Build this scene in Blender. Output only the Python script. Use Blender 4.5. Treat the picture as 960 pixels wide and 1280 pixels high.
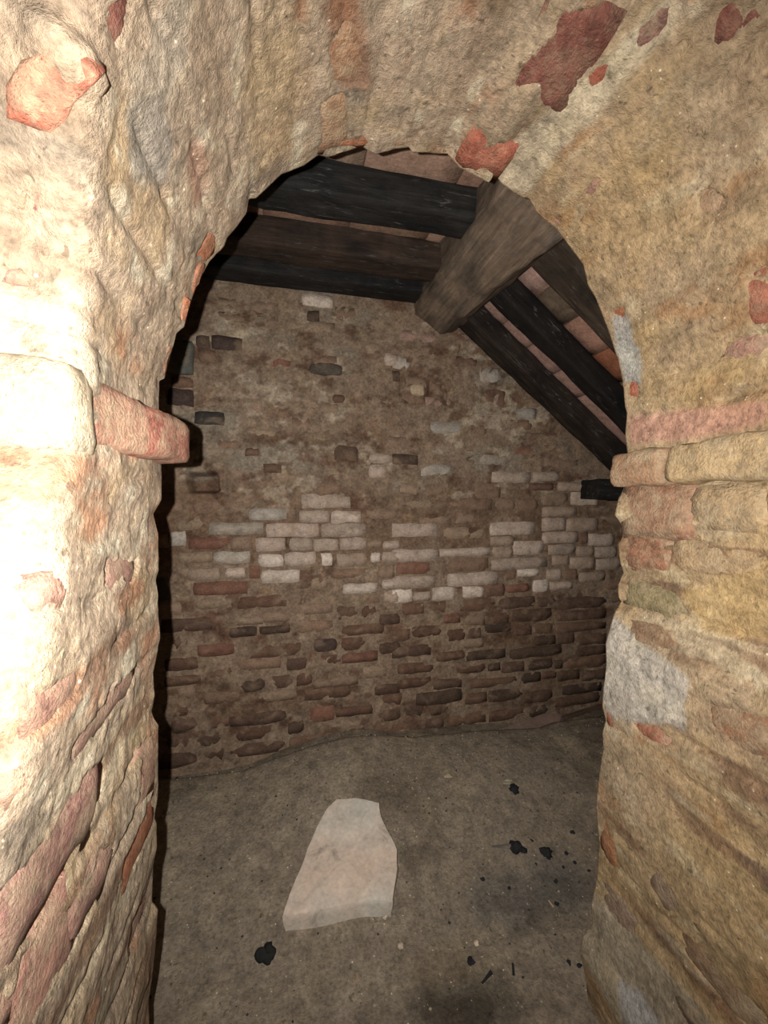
import bpy, bmesh, math, random
import numpy as np
from mathutils import Vector, Matrix

scene = bpy.context.scene
for o in list(bpy.data.objects):
    bpy.data.objects.remove(o)
random.seed(7)
RNG = np.random.default_rng(11)

# ------------------------------------------------------------------ camera
F = 520.0                                   # focal length in photo pixels (960 x 1280)
YAW = math.radians(13.6)
PITCH = math.radians(1.65)
EYE = 1.10
cam_d = bpy.data.cameras.new('camera')
cam_d.sensor_fit = 'HORIZONTAL'
cam_d.sensor_width = 36.0
cam_d.lens = 36.0 * F / 960.0
cam_d.clip_start = 0.01
cam = bpy.data.objects.new('camera', cam_d)
scene.collection.objects.link(cam)
cam.location = (0, 0, EYE)
cam.rotation_euler = (math.pi / 2 - PITCH, 0, -YAW)
scene.camera = cam

# ------------------------------------------------------------------ light
world = bpy.data.worlds.new('world')
scene.world = world
world.use_nodes = True
world.node_tree.nodes['Background'].inputs[0].default_value = (0.80, 0.92, 1.0, 1)
world.node_tree.nodes['Background'].inputs[1].default_value = 0.035
fl = bpy.data.lights.new('phone_flash_offscreen', 'SPOT')   # the flash beside the lens
fl.energy = 102
fl.color = (1.0, 0.965, 0.925)
fl.shadow_soft_size = 0.004
fl.spot_size = math.radians(156)
fl.spot_blend = 1.0
flash = bpy.data.objects.new('phone_flash_offscreen', fl)
scene.collection.objects.link(flash)
flash.location = (-0.040, 0.008, EYE + 0.012)
flash.rotation_euler = cam.rotation_euler.copy()
scene.view_settings.view_transform = 'Standard'
scene.view_settings.look = 'None'
scene.view_settings.exposure = 0.0
scene.view_settings.gamma = 1.0
scene.view_settings.use_curve_mapping = False

# ------------------------------------------------------------------ pixel -> world helpers
_f = np.array([math.sin(YAW) * math.cos(PITCH), math.cos(YAW) * math.cos(PITCH), -math.sin(PITCH)])
_r = np.array([math.cos(YAW), -math.sin(YAW), 0.0])
_u = np.cross(_r, _f)
_C = np.array([0, 0, EYE])
def ray(x, y): return _f + _r * (x - 480) / F - _u * (y - 640) / F
def on_y(x, y, Y):
    d = ray(x, y); return _C + d * (Y / d[1])
def on_plane(x, y, n, c):
    d = ray(x, y); n = np.array(n); return _C + d * ((c - n @ _C) / (n @ d))

# ------------------------------------------------------------------ noise (numpy value noise)
def _hash(ix, iy, iz, seed):
    h = (ix * 374761393 + iy * 668265263 + iz * 2147483647 + seed * 1274126177) & 0xffffffff
    h = ((h ^ (h >> 13)) * 1103515245) & 0xffffffff
    h = ((h ^ (h >> 16)) * 2654435761) & 0xffffffff
    return ((h ^ (h >> 15)) & 0xffffff) / float(0xffffff)
def vnoise(p, scale, seed=0):
    q = np.asarray(p, dtype=np.float64) / np.asarray(scale, dtype=np.float64) + 1000.0
    i = np.floor(q).astype(np.int64); f = q - i
    w = f * f * f * (f * (f * 6 - 15) + 10)
    out = 0
    for a in (0, 1):
        for b in (0, 1):
            for c in (0, 1):
                k = _hash(i[..., 0] + a, i[..., 1] + b, i[..., 2] + c, seed)
                out = out + k * np.where(a, w[..., 0], 1 - w[..., 0]) * np.where(b, w[..., 1], 1 - w[..., 1]) * np.where(c, w[..., 2], 1 - w[..., 2])
    return out * 2 - 1
def fbm(p, scale, oct=4, seed=0, gain=0.5):
    s = 0; a = 1.0; sc = np.asarray(scale, dtype=np.float64); t = 0
    for k in range(oct):
        s = s + a * vnoise(p, sc, seed + 17 * k); t += a
        a *= gain; sc = sc * 0.5
    return s / t
def sstep(a, b, x):
    t = np.clip((np.asarray(x, dtype=float) - a) / (b - a), 0, 1); return t * t * (3 - 2 * t)
def inpoly(px, py, poly):
    c = np.zeros(np.shape(px), bool); n = len(poly); j = n - 1
    for i in range(n):
        xi, yi = poly[i]; xj, yj = poly[j]
        if yi != yj:
            c ^= ((yi > py) != (yj > py)) & (px < (xj - xi) * (py - yi) / (yj - yi) + xi)
        j = i
    return c
def blur2(a, n=1):
    for _ in range(n):
        b = np.pad(a, 1, mode='edge')
        a = (b[1:-1, 1:-1] * 2 + b[:-2, 1:-1] + b[2:, 1:-1] + b[1:-1, :-2] + b[1:-1, 2:]) / 6
    return a

# ------------------------------------------------------------------ materials
def srgb(r, g, b):
    return tuple((c / 255 / 12.92) if c <= 10 else ((c / 255 + 0.055) / 1.055) ** 2.4 for c in (r, g, b))
class NT:
    def __init__(s, name):
        s.m = bpy.data.materials.new(name); s.m.use_nodes = True
        s.t = s.m.node_tree; s.n = s.t.nodes; s.b = s.n['Principled BSDF']
        s.b.inputs['Specular IOR Level'].default_value = 0.2
    def new(s, typ, **kw):
        n = s.n.new(typ)
        for k, v in kw.items(): setattr(n, k, v)
        return n
    def link(s, a, b): s.t.links.new(a, b)
    def noise(s, vec, scale, detail=6, rough=0.6, dist=0.0):
        n = s.new('ShaderNodeTexNoise'); n.inputs['Scale'].default_value = scale
        n.inputs['Detail'].default_value = detail; n.inputs['Roughness'].default_value = rough
        n.inputs['Distortion'].default_value = dist
        s.link(vec, n.inputs['Vector']); return n.outputs['Fac']
    def ramp(s, fac, stops):
        n = s.new('ShaderNodeValToRGB'); e = n.color_ramp.elements
        while len(e) < len(stops): e.new(0.5)
        for k, (p, c) in enumerate(stops):
            e[k].position = p; e[k].color = (c[0], c[1], c[2], 1) if len(c) == 3 else c
        s.link(fac, n.inputs['Fac']); return n.outputs['Color']
    def mix(s, fac, a, b, mode='MIX'):
        n = s.new('ShaderNodeMix', data_type='RGBA', blend_type=mode)
        if isinstance(fac, float): n.inputs[0].default_value = fac
        else: s.link(fac, n.inputs[0])
        for sock, v in ((n.inputs[6], a), (n.inputs[7], b)):
            if isinstance(v, tuple): sock.default_value = (v[0], v[1], v[2], 1)
            else: s.link(v, sock)
        return n.outputs[2]
    def bump(s, height, strength, dist):
        n = s.new('ShaderNodeBump'); n.inputs['Strength'].default_value = strength
        n.inputs['Distance'].default_value = dist; s.link(height, n.inputs['Height'])
        s.link(n.outputs['Normal'], s.b.inputs['Normal'])
def g(v): return (v, v, v)
def coord(nt):
    return nt.new('ShaderNodeTexCoord').outputs['Object']
def coord_rand(nt):
    """object coordinates shifted per object so that copies differ"""
    oi = nt.new('ShaderNodeObjectInfo'); a = nt.new('ShaderNodeVectorMath', operation='MULTIPLY_ADD')
    cb = nt.new('ShaderNodeCombineXYZ')
    for k in range(3): nt.link(oi.outputs['Random'], cb.inputs[k])
    nt.link(cb.outputs[0], a.inputs[0]); a.inputs[1].default_value = (37, 53, 71)
    nt.link(coord(nt), a.inputs[2]); return a.outputs[0], oi.outputs['Color']

def mat_mortar(name, fine=1.0, speck=True, bstr=0.6, rough=0.92):
    nt = NT(name); v = coord(nt)
    at = nt.new('ShaderNodeVertexColor', layer_name='tint').outputs['Color']
    n1 = nt.noise(v, 26 * fine, 8, 0.66, 0.2)
    n2 = nt.noise(v, 120 * fine, 5, 0.6)
    n3 = nt.noise(v, 9 * fine, 5, 0.6, 0.4)
    c = nt.mix(1.0, at, nt.ramp(n1, [(0.25, g(0.60)), (0.5, g(1.0)), (0.78, g(1.34))]), 'MULTIPLY')
    c = nt.mix(1.0, c, nt.ramp(n2, [(0.28, g(0.60)), (0.5, g(1.0)), (0.72, g(1.32))]), 'MULTIPLY')
    c = nt.mix(1.0, c, nt.ramp(n3, [(0.3, (0.90, 0.86, 0.84)), (0.5, g(1.0)), (0.7, (1.1, 1.08, 1.0))]), 'MULTIPLY')
    if speck:
        vo = nt.new('ShaderNodeTexVoronoi'); vo.inputs['Scale'].default_value = 95 * fine
        nt.link(v, vo.inputs['Vector'])
        sp = nt.ramp(vo.outputs['Distance'], [(0.10, g(1)), (0.20, g(0))])
        gate = nt.ramp(nt.noise(v, 60 * fine, 2, 0.5), [(0.60, g(0)), (0.66, g(1))])
        gate2 = nt.mix(1.0, sp, gate, 'MULTIPLY')
        c = nt.mix(gate2, c, srgb(226, 212, 184))
        dk = nt.ramp(nt.noise(v, 70 * fine, 2, 0.5, 0.5), [(0.28, g(1)), (0.34, g(0))])
        c = nt.mix(nt.mix(1.0, dk, g(0.55), 'MULTIPLY'), c, srgb(70, 58, 44))
    nt.link(c, nt.b.inputs['Base Color'])
    nt.b.inputs['Roughness'].default_value = rough
    h = nt.mix(0.5, nt.noise(v, 55 * fine, 9, 0.7, 0.1), nt.noise(v, 240 * fine, 4, 0.7))
    nt.bump(h, bstr, 0.012 / fine)
    return nt.m
def mat_brick(name, near):
    nt = NT(name); v, oc = coord_rand(nt)
    k = 1.0
    n1 = nt.noise(v, 28 * k, 7, 0.65, 0.3); n2 = nt.noise(v, 120 * k, 4, 0.6); n3 = nt.noise(v, 14 * k, 5, 0.6, 0.6)
    c = nt.mix(1.0, oc, nt.ramp(n1, [(0.28, g(0.62)), (0.5, g(1.0)), (0.75, g(1.25))]), 'MULTIPLY')
    c = nt.mix(1.0, c, nt.ramp(n2, [(0.3, g(0.75)), (0.7, g(1.2))]), 'MULTIPLY')
    dust = srgb(166, 148, 120) if near else srgb(140, 118, 98)
    al = nt.new('ShaderNodeObjectInfo').outputs['Alpha']        # how dusty this brick is
    c = nt.mix(nt.mix(1.0, nt.ramp(n3, [(0.44, g(0.06)), (0.66, g(0.8))] if near else [(0.52, g(0)), (0.70, g(0.6))]), al, 'MULTIPLY'), c, dust)
    if near:
        c = nt.mix(nt.mix(1.0, nt.ramp(nt.noise(v, 75, 6, 0.7, 0.3), [(0.5, g(0)), (0.62, g(0.6))]), al, 'MULTIPLY'), c, dust)
    nt.link(c, nt.b.inputs['Base Color']); nt.b.inputs['Roughness'].default_value = 0.9
    if near:
        c2 = nt.mix(1.0, c, nt.ramp(nt.noise(v, 48, 8, 0.7, 0.3), [(0.30, g(0.58)), (0.5, g(1.0)), (0.72, g(1.28))]), 'MULTIPLY')
        nt.link(c2, nt.b.inputs['Base Color'])
        nt.bump(nt.mix(0.5, nt.noise(v, 55, 9, 0.72, 0.2), nt.noise(v, 220, 4, 0.7)), 0.85, 0.012)
    else:
        nt.bump(nt.mix(0.4, n1, n2), 0.55, 0.008)
    return nt.m
def mat_wood():
    nt = NT('charred_wood'); v, oc = coord_rand(nt)
    mp = nt.new('ShaderNodeMapping'); mp.inputs['Scale'].default_value = (0.10, 1, 1); nt.link(v, mp.inputs['Vector'])
    gr = nt.noise(mp.outputs[0], 60, 7, 0.65, 0.6); big = nt.noise(v, 7, 4, 0.6, 0.5)
    mp2 = nt.new('ShaderNodeMapping'); mp2.inputs['Scale'].default_value = (0.16, 1, 1); nt.link(v, mp2.inputs['Vector'])
    scr = nt.noise(mp2.outputs[0], 48, 8, 0.75, 1.5)
    c = nt.mix(1.0, oc, nt.ramp(gr, [(0.3, g(0.5)), (0.55, g(1.0)), (0.8, g(1.7))]), 'MULTIPLY')
    c = nt.mix(1.0, c, nt.ramp(big, [(0.3, g(0.55)), (0.7, (1.6, 1.45, 1.3))]), 'MULTIPLY')
    sm = nt.mix(1.0, nt.ramp(scr, [(0.57, g(0)), (0.66, g(1))]), nt.ramp(nt.noise(v, 11, 2, 0.5), [(0.44, g(0)), (0.58, g(0.8))]), 'MULTIPLY')
    c = nt.mix(sm, c, srgb(112, 110, 105))
    nt.link(c, nt.b.inputs['Base Color']); nt.b.inputs['Roughness'].default_value = 0.75
    nt.bump(nt.mix(0.5, gr, nt.noise(v, 40, 6, 0.7)), 0.7, 0.01)
    return nt.m
def mat_stone(name, k=1.0):
    nt = NT(name); v, oc = coord_rand(nt)
    n1 = nt.noise(v, 16 * k, 8, 0.65, 0.4); n2 = nt.noise(v, 90 * k, 4, 0.6); n3 = nt.noise(v, 5 * k, 3, 0.5, 0.3)
    c = nt.mix(1.0, oc, nt.ramp(n1, [(0.28, g(0.55)), (0.42, g(0.92)), (0.7, g(1.15))]), 'MULTIPLY')
    c = nt.mix(1.0, c, nt.ramp(n2, [(0.3, g(0.85)), (0.7, g(1.1))]), 'MULTIPLY')
    c = nt.mix(1.0, c, nt.ramp(n3, [(0.35, (0.96, 1.0, 1.0)), (0.65, (1.10, 0.96, 0.88))]), 'MULTIPLY')
    nt.link(c, nt.b.inputs['Base Color']); nt.b.inputs['Roughness'].default_value = 0.85
    nt.bump(nt.mix(0.4, n1, n2), 0.35, 0.008)
    return nt.m
M_NEAR = mat_mortar('doorway_mortar', 1.0, True, 0.8)
M_FAR = mat_mortar('chamber_mortar', 0.8, False, 0.7)
M_DIRT = mat_mortar('earth_floor', 0.9, True, 0.6)
M_BRICK = mat_brick('doorway_brick', True)
M_FBRICK = mat_brick('chamber_brick', False)
M_WOOD = mat_wood()
M_STONE = mat_stone('stone')
M_COAL = mat_stone('charcoal', 3.0)
M_TILE = mat_brick('terracotta_tile', False)

# ------------------------------------------------------------------ object helpers
COL = scene.collection
def link(name, me, mat=None, parent=None, color=None, smooth=True):
    o = bpy.data.objects.new(name, me); COL.objects.link(o)
    if mat is not None and not me.materials: me.materials.append(mat)
    if parent is not None: o.parent = parent
    if color is not None: o.color = (*color[:3], color[3] if len(color) > 3 else 1)
    if smooth and len(me.polygons): me.polygons.foreach_set('use_smooth', [True] * len(me.polygons))
    return o
def sharp(o, a=38):
    o.data.set_sharp_from_angle(angle=math.radians(a)); return o
def tag(o, label, cat, group=None, kind=None):
    o['label'] = label; o['category'] = cat
    if group: o['group'] = group
    if kind: o['kind'] = kind
    return o
def grid_mesh(name, P, tint=None, flip=False):
    """P: (n, m, 3) array -> quad mesh, tint: (n, m, 3) linear colours"""
    n, m = P.shape[:2]
    idx = np.arange(n * m).reshape(n, m)
    q = np.stack([idx[:-1, :-1], idx[1:, :-1], idx[1:, 1:], idx[:-1, 1:]], -1).reshape(-1, 4)
    if flip: q = q[:, ::-1]
    me = bpy.data.meshes.new(name)
    me.vertices.add(n * m); me.vertices.foreach_set('co', P.reshape(-1).astype(np.float32))
    me.loops.add(q.size); me.loops.foreach_set('vertex_index', q.reshape(-1).astype(np.int32))
    me.polygons.add(len(q)); me.polygons.foreach_set('loop_start', (np.arange(len(q)) * 4).astype(np.int32))
    me.polygons.foreach_set('loop_total', np.full(len(q), 4, np.int32))
    me.update(calc_edges=True)
    if tint is not None:
        a = me.color_attributes.new('tint', 'FLOAT_COLOR', 'POINT')
        c = np.ones((n * m, 4), np.float32); c[:, :3] = tint.reshape(-1, 3)
        a.data.foreach_set('color', c.reshape(-1))
    me.validate()
    return me
def brick_mesh(name, sx, sy, sz, nx=5, ny=2, jit=0.0025, rnd=0.006, seed=0, sag=0.0):
    """block whose front (+Z local) face is a jittered grid; local origin at front-face centre"""
    rg = np.random.default_rng(seed)
    bm = bmesh.new(); vs = []
    for j in range(ny + 1):
        row = []
        for i in range(nx + 1):
            x = (i / nx - 0.5) * sx; y = (j / ny - 0.5) * sy
            ed = (i in (0, nx)) or (j in (0, ny)); cor = (i in (0, nx)) and (j in (0, ny))
            z = rg.normal(0, jit * 0.5)
            if ed: z -= rnd * (0.5 + 0.5 * rg.random())
            if cor:
                x *= 1 - 0.5 * rnd / sx * 2; y *= 1 - rnd / sy; z -= rnd * 0.6
            row.append(bm.verts.new((x + rg.normal(0, jit * 0.5), y + rg.normal(0, jit * 0.6), z)))
        vs.append(row)
    for j in range(ny):
        for i in range(nx):
            bm.faces.new((vs[j][i], vs[j][i + 1], vs[j + 1][i + 1], vs[j + 1][i]))
    ring = [vs[0][i] for i in range(nx + 1)] + [vs[j][nx] for j in range(1, ny + 1)] + \
           [vs[ny][i] for i in range(nx - 1, -1, -1)] + [vs[j][0] for j in range(ny - 1, 0, -1)]
    mid = [bm.verts.new((v.co.x * (1 + 0.3 * rnd / sx), v.co.y * (1 + 0.6 * rnd / sy), v.co.z - rnd * 1.3)) for v in ring]
    back = [bm.verts.new((v.co.x, v.co.y, -sz)) for v in mid]
    n = len(ring)
    for k in range(n):
        a = (k + 1) % n
        bm.faces.new((ring[a], ring[k], mid[k], mid[a])); bm.faces.new((mid[a], mid[k], back[k], back[a]))
    bm.faces.new(back[::-1])
    bmesh.ops.recalc_face_normals(bm, faces=bm.faces)
    me = bpy.data.meshes.new(name); bm.to_mesh(me); bm.free()
    return me
def frame(o, loc, xa, ya, za):
    o.matrix_world = Matrix(((xa[0], ya[0], za[0], loc[0]), (xa[1], ya[1], za[1], loc[1]), (xa[2], ya[2], za[2], loc[2]), (0, 0, 0, 1)))

# ================================================================== DOORWAY WALL (thick arched opening)
YIN = 0.80           # chamber-side edge of the opening
YF0 = 0.33           # front of the wall
# silhouette of the opening on the chamber-side plane, from the foot of the left jamb over the arch to the right foot
CONT = [(187,1280),(186,1251),(192,1208),(196,1167),(198,1136),(190,1126),(192,1081),(197,1059),(196,1028),(193,1022),(198,994),
 (198,963),(198,906),(192,896),(190,889),(194,868),(192,841),(201,796),(199,774),(198,743),(195,724),(199,712),(198,668),(192,642),
 (202,625),(202,587),(200,550),(198,505),(199,476),(206,473),(216,435),(221,416),(231,409),(240,373),(248,353),(262,327),(280,310),
 (284,298),(295,285),(308,267),(311,249),(320,248),(352,218),(380,207),(398,194),(409,197),(452,184),(469,193),(511,184),(515,191),
 (559,193),(574,210),(611,229),(619,217),(626,229),(652,247),(662,249),(671,266),(696,287),(709,304),(729,330),(735,356),(744,371),
 (754,397),(761,416),(773,453),(778,475),(781,506),(784,516),(782,544),(785,570),(782,600),(779,612),(773,622),(768,644),(778,658),
 (778,669),(772,681),(775,703),(779,716),(772,731),(773,748),(776,752),(767,769),(759,797),(757,807),(758,831),(754,862),(753,885),
 (757,901),(753,917),(754,936),(748,975),(745,1010),(749,1053),(746,1100),(739,1131),(741,1154),(729,1170),(725,1190),(733,1225),
 (735,1248),(737,1275)]
jp = np.array([on_y(x, y, YIN)[[0, 2]] for x, y in CONT])
jp = np.vstack([[jp[0, 0] - 0.005, -0.35], [jp[0, 0], jp[0, 1] - 0.12], jp, [jp[-1, 0] - 0.01, -0.35]])
seg = np.r_[0, np.cumsum(np.linalg.norm(np.diff(jp, axis=0), axis=1))]
NU = 1080
US = np.linspace(0, seg[-1], NU); DU = US[1]
PJ = np.stack([np.interp(US, seg, jp[:, 0]), np.interp(US, seg, jp[:, 1])], -1)
def gsm(a, sig):
    n = int(sig * 3); k = np.exp(-0.5 * (np.arange(-n, n + 1) / sig) ** 2); k /= k.sum()
    return np.stack([np.convolve(np.pad(a[:, c], n, mode='reflect', reflect_type='odd'), k, mode='valid') for c in range(a.shape[1])], -1)
PS = gsm(PJ, 0.030 / DU)
def normals(P):
    t = np.gradient(P, axis=0); t /= np.linalg.norm(t, axis=1)[:, None]
    return np.stack([t[:, 1], -t[:, 0]], -1)           # pointing into the opening
NS = normals(gsm(PJ, 0.06 / DU)); NB = normals(gsm(PJ, 0.20 / DU))
TS = np.stack([-NS[:, 1], NS[:, 0]], -1)
icrown = int(np.argmax(PS[:, 1]))
# front edge of the reveal: the left corner is broken back around the impost
zl = PS[:, 1]
left_front = np.interp(zl, [0.2, 0.70, 0.92, 1.10, 1.17, 1.33, 1.38, 1.42, 1.48, 1.6], [0.33, 0.35, 0.40, 0.46, 0.50, 0.50, 0.45, 0.41, 0.36, 0.33])
ZF = np.where(np.arange(NU) < icrown, left_front, 0.37)
ZF = gsm(ZF[:, None], 0.02 / DU)[:, 0]

def hit(px, py):
    """photo pixel -> (u, Y) on the reveal surface"""
    d = ray(px, py)
    a = PS[:-1] - np.array([0, EYE]); b = PS[1:] - np.array([0, EYE])
    dx, dz = d[0], d[2]
    ca = a[:, 0] * dz - a[:, 1] * dx; cb = b[:, 0] * dz - b[:, 1] * dx
    best = None
    for i in np.nonzero(ca * cb <= 0)[0]:
        t = ca[i] / (ca[i] - cb[i] + 1e-12); p = a[i] * (1 - t) + b[i] * t
        s = p @ np.array([dx, dz]) / (dx * dx + dz * dz)
        if s > 0: best = (US[i] + t * DU, s * d[1])
    return best

VR = 120
RR = 0.035
rows = []                                             # (kind, value)
for w in (1.3, 0.9, 0.6, 0.35, 0.2, 0.12, 0.07, 0.04, 0.022, 0.010): rows.append(('b', w))
for k in range(VR + 1): rows.append(('r', k / VR))
for k in range(1, 9): rows.append(('c', k / 8))
for w in (0.004, 0.009, 0.015, 0.022, 0.03, 0.038, 0.047, 0.056, 0.066, 0.077, 0.089, 0.10, 0.115, 0.13, 0.15, 0.17, 0.2, 0.24, 0.3, 0.4, 0.6, 0.9, 1.3): rows.append(('f', w))
NV = len(rows)
base = np.zeros((NU, NV, 3)); nrm = np.zeros((NU, NV, 3)); Yg = np.zeros((NU, NV)); amp = np.ones((NU, NV))
for j, (k, w) in enumerate(rows):
    if k == 'b':
        Y = np.full(NU, YIN) + 0.004 * (1 - np.exp(-w / 0.02)); xz = PJ - NB * w; nn = np.c_[NS * 0, np.ones(NU)]; amp[:, j] = 0.3
        N3 = np.stack([0 * Y, np.ones(NU), 0 * Y], -1)
    elif k == 'r':
        Y = YIN - (YIN - ZF - RR) * w
        bl = sstep(0.055, 0.0, YIN - Y)[:, None]
        xz = PS * (1 - bl) + PJ * bl; amp[:, j] = 1 - 0.85 * bl[:, 0]
        N3 = np.stack([NS[:, 0], 0 * Y, NS[:, 1]], -1)
    elif k == 'c':
        a = w * math.pi / 2
        Y = ZF + RR - RR * math.sin(a); xz = PS - NS * RR * (1 - math.cos(a))
        N3 = np.stack([NS[:, 0] * math.cos(a), -np.ones(NU) * math.sin(a), NS[:, 1] * math.cos(a)], -1)
    else:
        Y = YF0 + (ZF - YF0) * math.exp(-(w / 0.16) ** 2); xz = PS - NS * RR - NB * w
        N3 = np.stack([0 * Y, -np.ones(NU), 0 * Y], -1)
    base[:, j] = np.stack([xz[:, 0], Y, xz[:, 1]], -1); nrm[:, j] = N3; Yg[:, j] = Y
Ug = np.repeat(US[:, None], NV, 1)
isrev = np.array([r[0] in 'rc' for r in rows])[None, :] & np.ones((NU, 1), bool)

# mortar relief: broad undulation, rubbed-over courses, lumps
UY = np.stack([Ug, Yg * 0.55, 0 * Ug], -1)            # stretched along the depth like dragged mortar
dsp = 0.0065 * fbm(base, 0.16, 3, 1) + 0.0040 * fbm(UY, 0.05, 4, 2, 0.6) + 0.0030 * fbm(base, 0.020, 3, 3, 0.75)
course = 0.073
ph = (Ug + 0.012 * fbm(base, 0.2, 2, 8)) / course
jnt = np.exp(-(((ph - np.floor(ph)) - 0.5) / 0.10) ** 2)
dsp -= 0.0060 * jnt * sstep(-0.25, 0.35, fbm(base, 0.11, 3, 9))
dsp_broad = 0.0065 * fbm(base, 0.16, 3, 1) + 0.0040 * fbm(UY, 0.05, 1, 2, 0.6)

# base colour of the mortar
def mixc(a, b, t): return a * (1 - t[..., None]) + np.array(b) * t[..., None]
TAN = np.array(srgb(190, 168, 142))
tint = np.ones((NU, NV, 3)) * TAN
tint = mixc(tint, srgb(158, 142, 122), sstep(0.05, 0.6, fbm(UY, 0.09, 4, 21)))
tint = mixc(tint, srgb(194, 168, 130), sstep(0.1, 0.6, fbm(base, 0.12, 3, 22)) * 0.8)
tint = mixc(tint, srgb(178, 128, 96), sstep(0.22, 0.6, fbm(UY, 0.06, 4, 23)) * 0.75)
tint = mixc(tint, srgb(222, 208, 180), sstep(0.25, 0.6, fbm(UY, 0.04, 4, 24)) * 0.8)

half = sstep(US[icrown] - 0.1, US[icrown] + 0.5, Ug)               # sandier, yellower mortar on the far half of the arch
tint = mixc(tint, srgb(196, 162, 108), half * (0.45 + 0.35 * fbm(base, 0.25, 3, 25)))
STK = np.stack([Ug, Yg * 0.18, 0 * Ug], -1)
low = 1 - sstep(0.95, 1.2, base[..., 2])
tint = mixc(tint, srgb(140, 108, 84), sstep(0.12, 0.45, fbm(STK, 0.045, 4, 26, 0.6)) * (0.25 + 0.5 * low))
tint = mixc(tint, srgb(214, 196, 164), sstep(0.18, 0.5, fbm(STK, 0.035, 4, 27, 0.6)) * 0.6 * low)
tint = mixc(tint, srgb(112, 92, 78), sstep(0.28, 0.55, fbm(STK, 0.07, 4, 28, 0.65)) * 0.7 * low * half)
def uvpoly(pts):
    r = [hit(*p) for p in pts]; return [q for q in r if q is not None]
def mask_of(poly, soft=1):
    pu = [p[0] for p in poly]; i0 = max(0, int(min(pu) / DU) - 6); i1 = min(NU, int(max(pu) / DU) + 7)
    m = np.zeros((NU, NV)); sub = inpoly(Ug[i0:i1], Yg[i0:i1], poly) & isrev[i0:i1]
    wob = fbm(base[i0:i1], 0.02, 3, 31)
    m[i0:i1] = blur2(sub.astype(float), 3)
    m[i0:i1] = sstep(0.35, 0.65, m[i0:i1] + 0.35 * wob * (m[i0:i1] > 0.02) * (m[i0:i1] < 0.98))
    return m
# plain colour patches of the plaster itself (pixel polygon, colour, strength)
PATCH = [
 ([(755,790),(768,770),(800,800),(850,838),(862,850),(852,880),(858,915),(840,905),(800,905),(760,895),(753,860)], (206,196,180), 0.95),
 ([(765,395),(785,395),(793,430),(805,450),(800,480),(780,478),(770,440)], (196,192,182), 0.95),
 ([(600,225),(650,170),(740,90),(800,30),(840,0),(880,0),(800,80),(740,150),(690,200),(660,245),(630,235)], (222,206,176), 0.75),
 ([(160,120),(195,110),(215,170),(205,235),(165,220)], (150,142,130), 0.8),
 ([(160,100),(185,60),(210,0),(235,0),(230,80),(205,140)], (170,158,140), 0.6),
 ([(240,170),(258,180),(262,250),(245,260),(236,210)], (172,130,108), 0.75),
 ([(400,0),(450,0),(462,60),(462,110),(425,110),(415,60)], (160,112,84), 0.65),
 ([(785,520),(860,512),(960,500),(960,530),(880,545),(790,556)], (214,160,140), 0.7),
 ([(720,1100),(760,1130),(900,1290),(780,1290),(730,1200)], (176,166,146), 0.7),
 ([(770,1225),(800,1240),(830,1290),(785,1290)], (204,200,196), 0.8),
 ([(850,740),(960,700),(960,800),(880,790)], (214,182,128), 0.7),
 ([(0,20),(60,0),(110,10),(90,60),(0,80)], (176,140,112), 0.7),
]
for pts, c, s in PATCH:
    q = uvpoly(pts)
    if len(q) > 2: tint = mixc(tint, srgb(*c), blur2(mask_of(q), 3) * s)
tint *= 0.66 * (1.0 + 0.20 * fbm(base, 0.03, 3, 41))[..., None]

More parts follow.
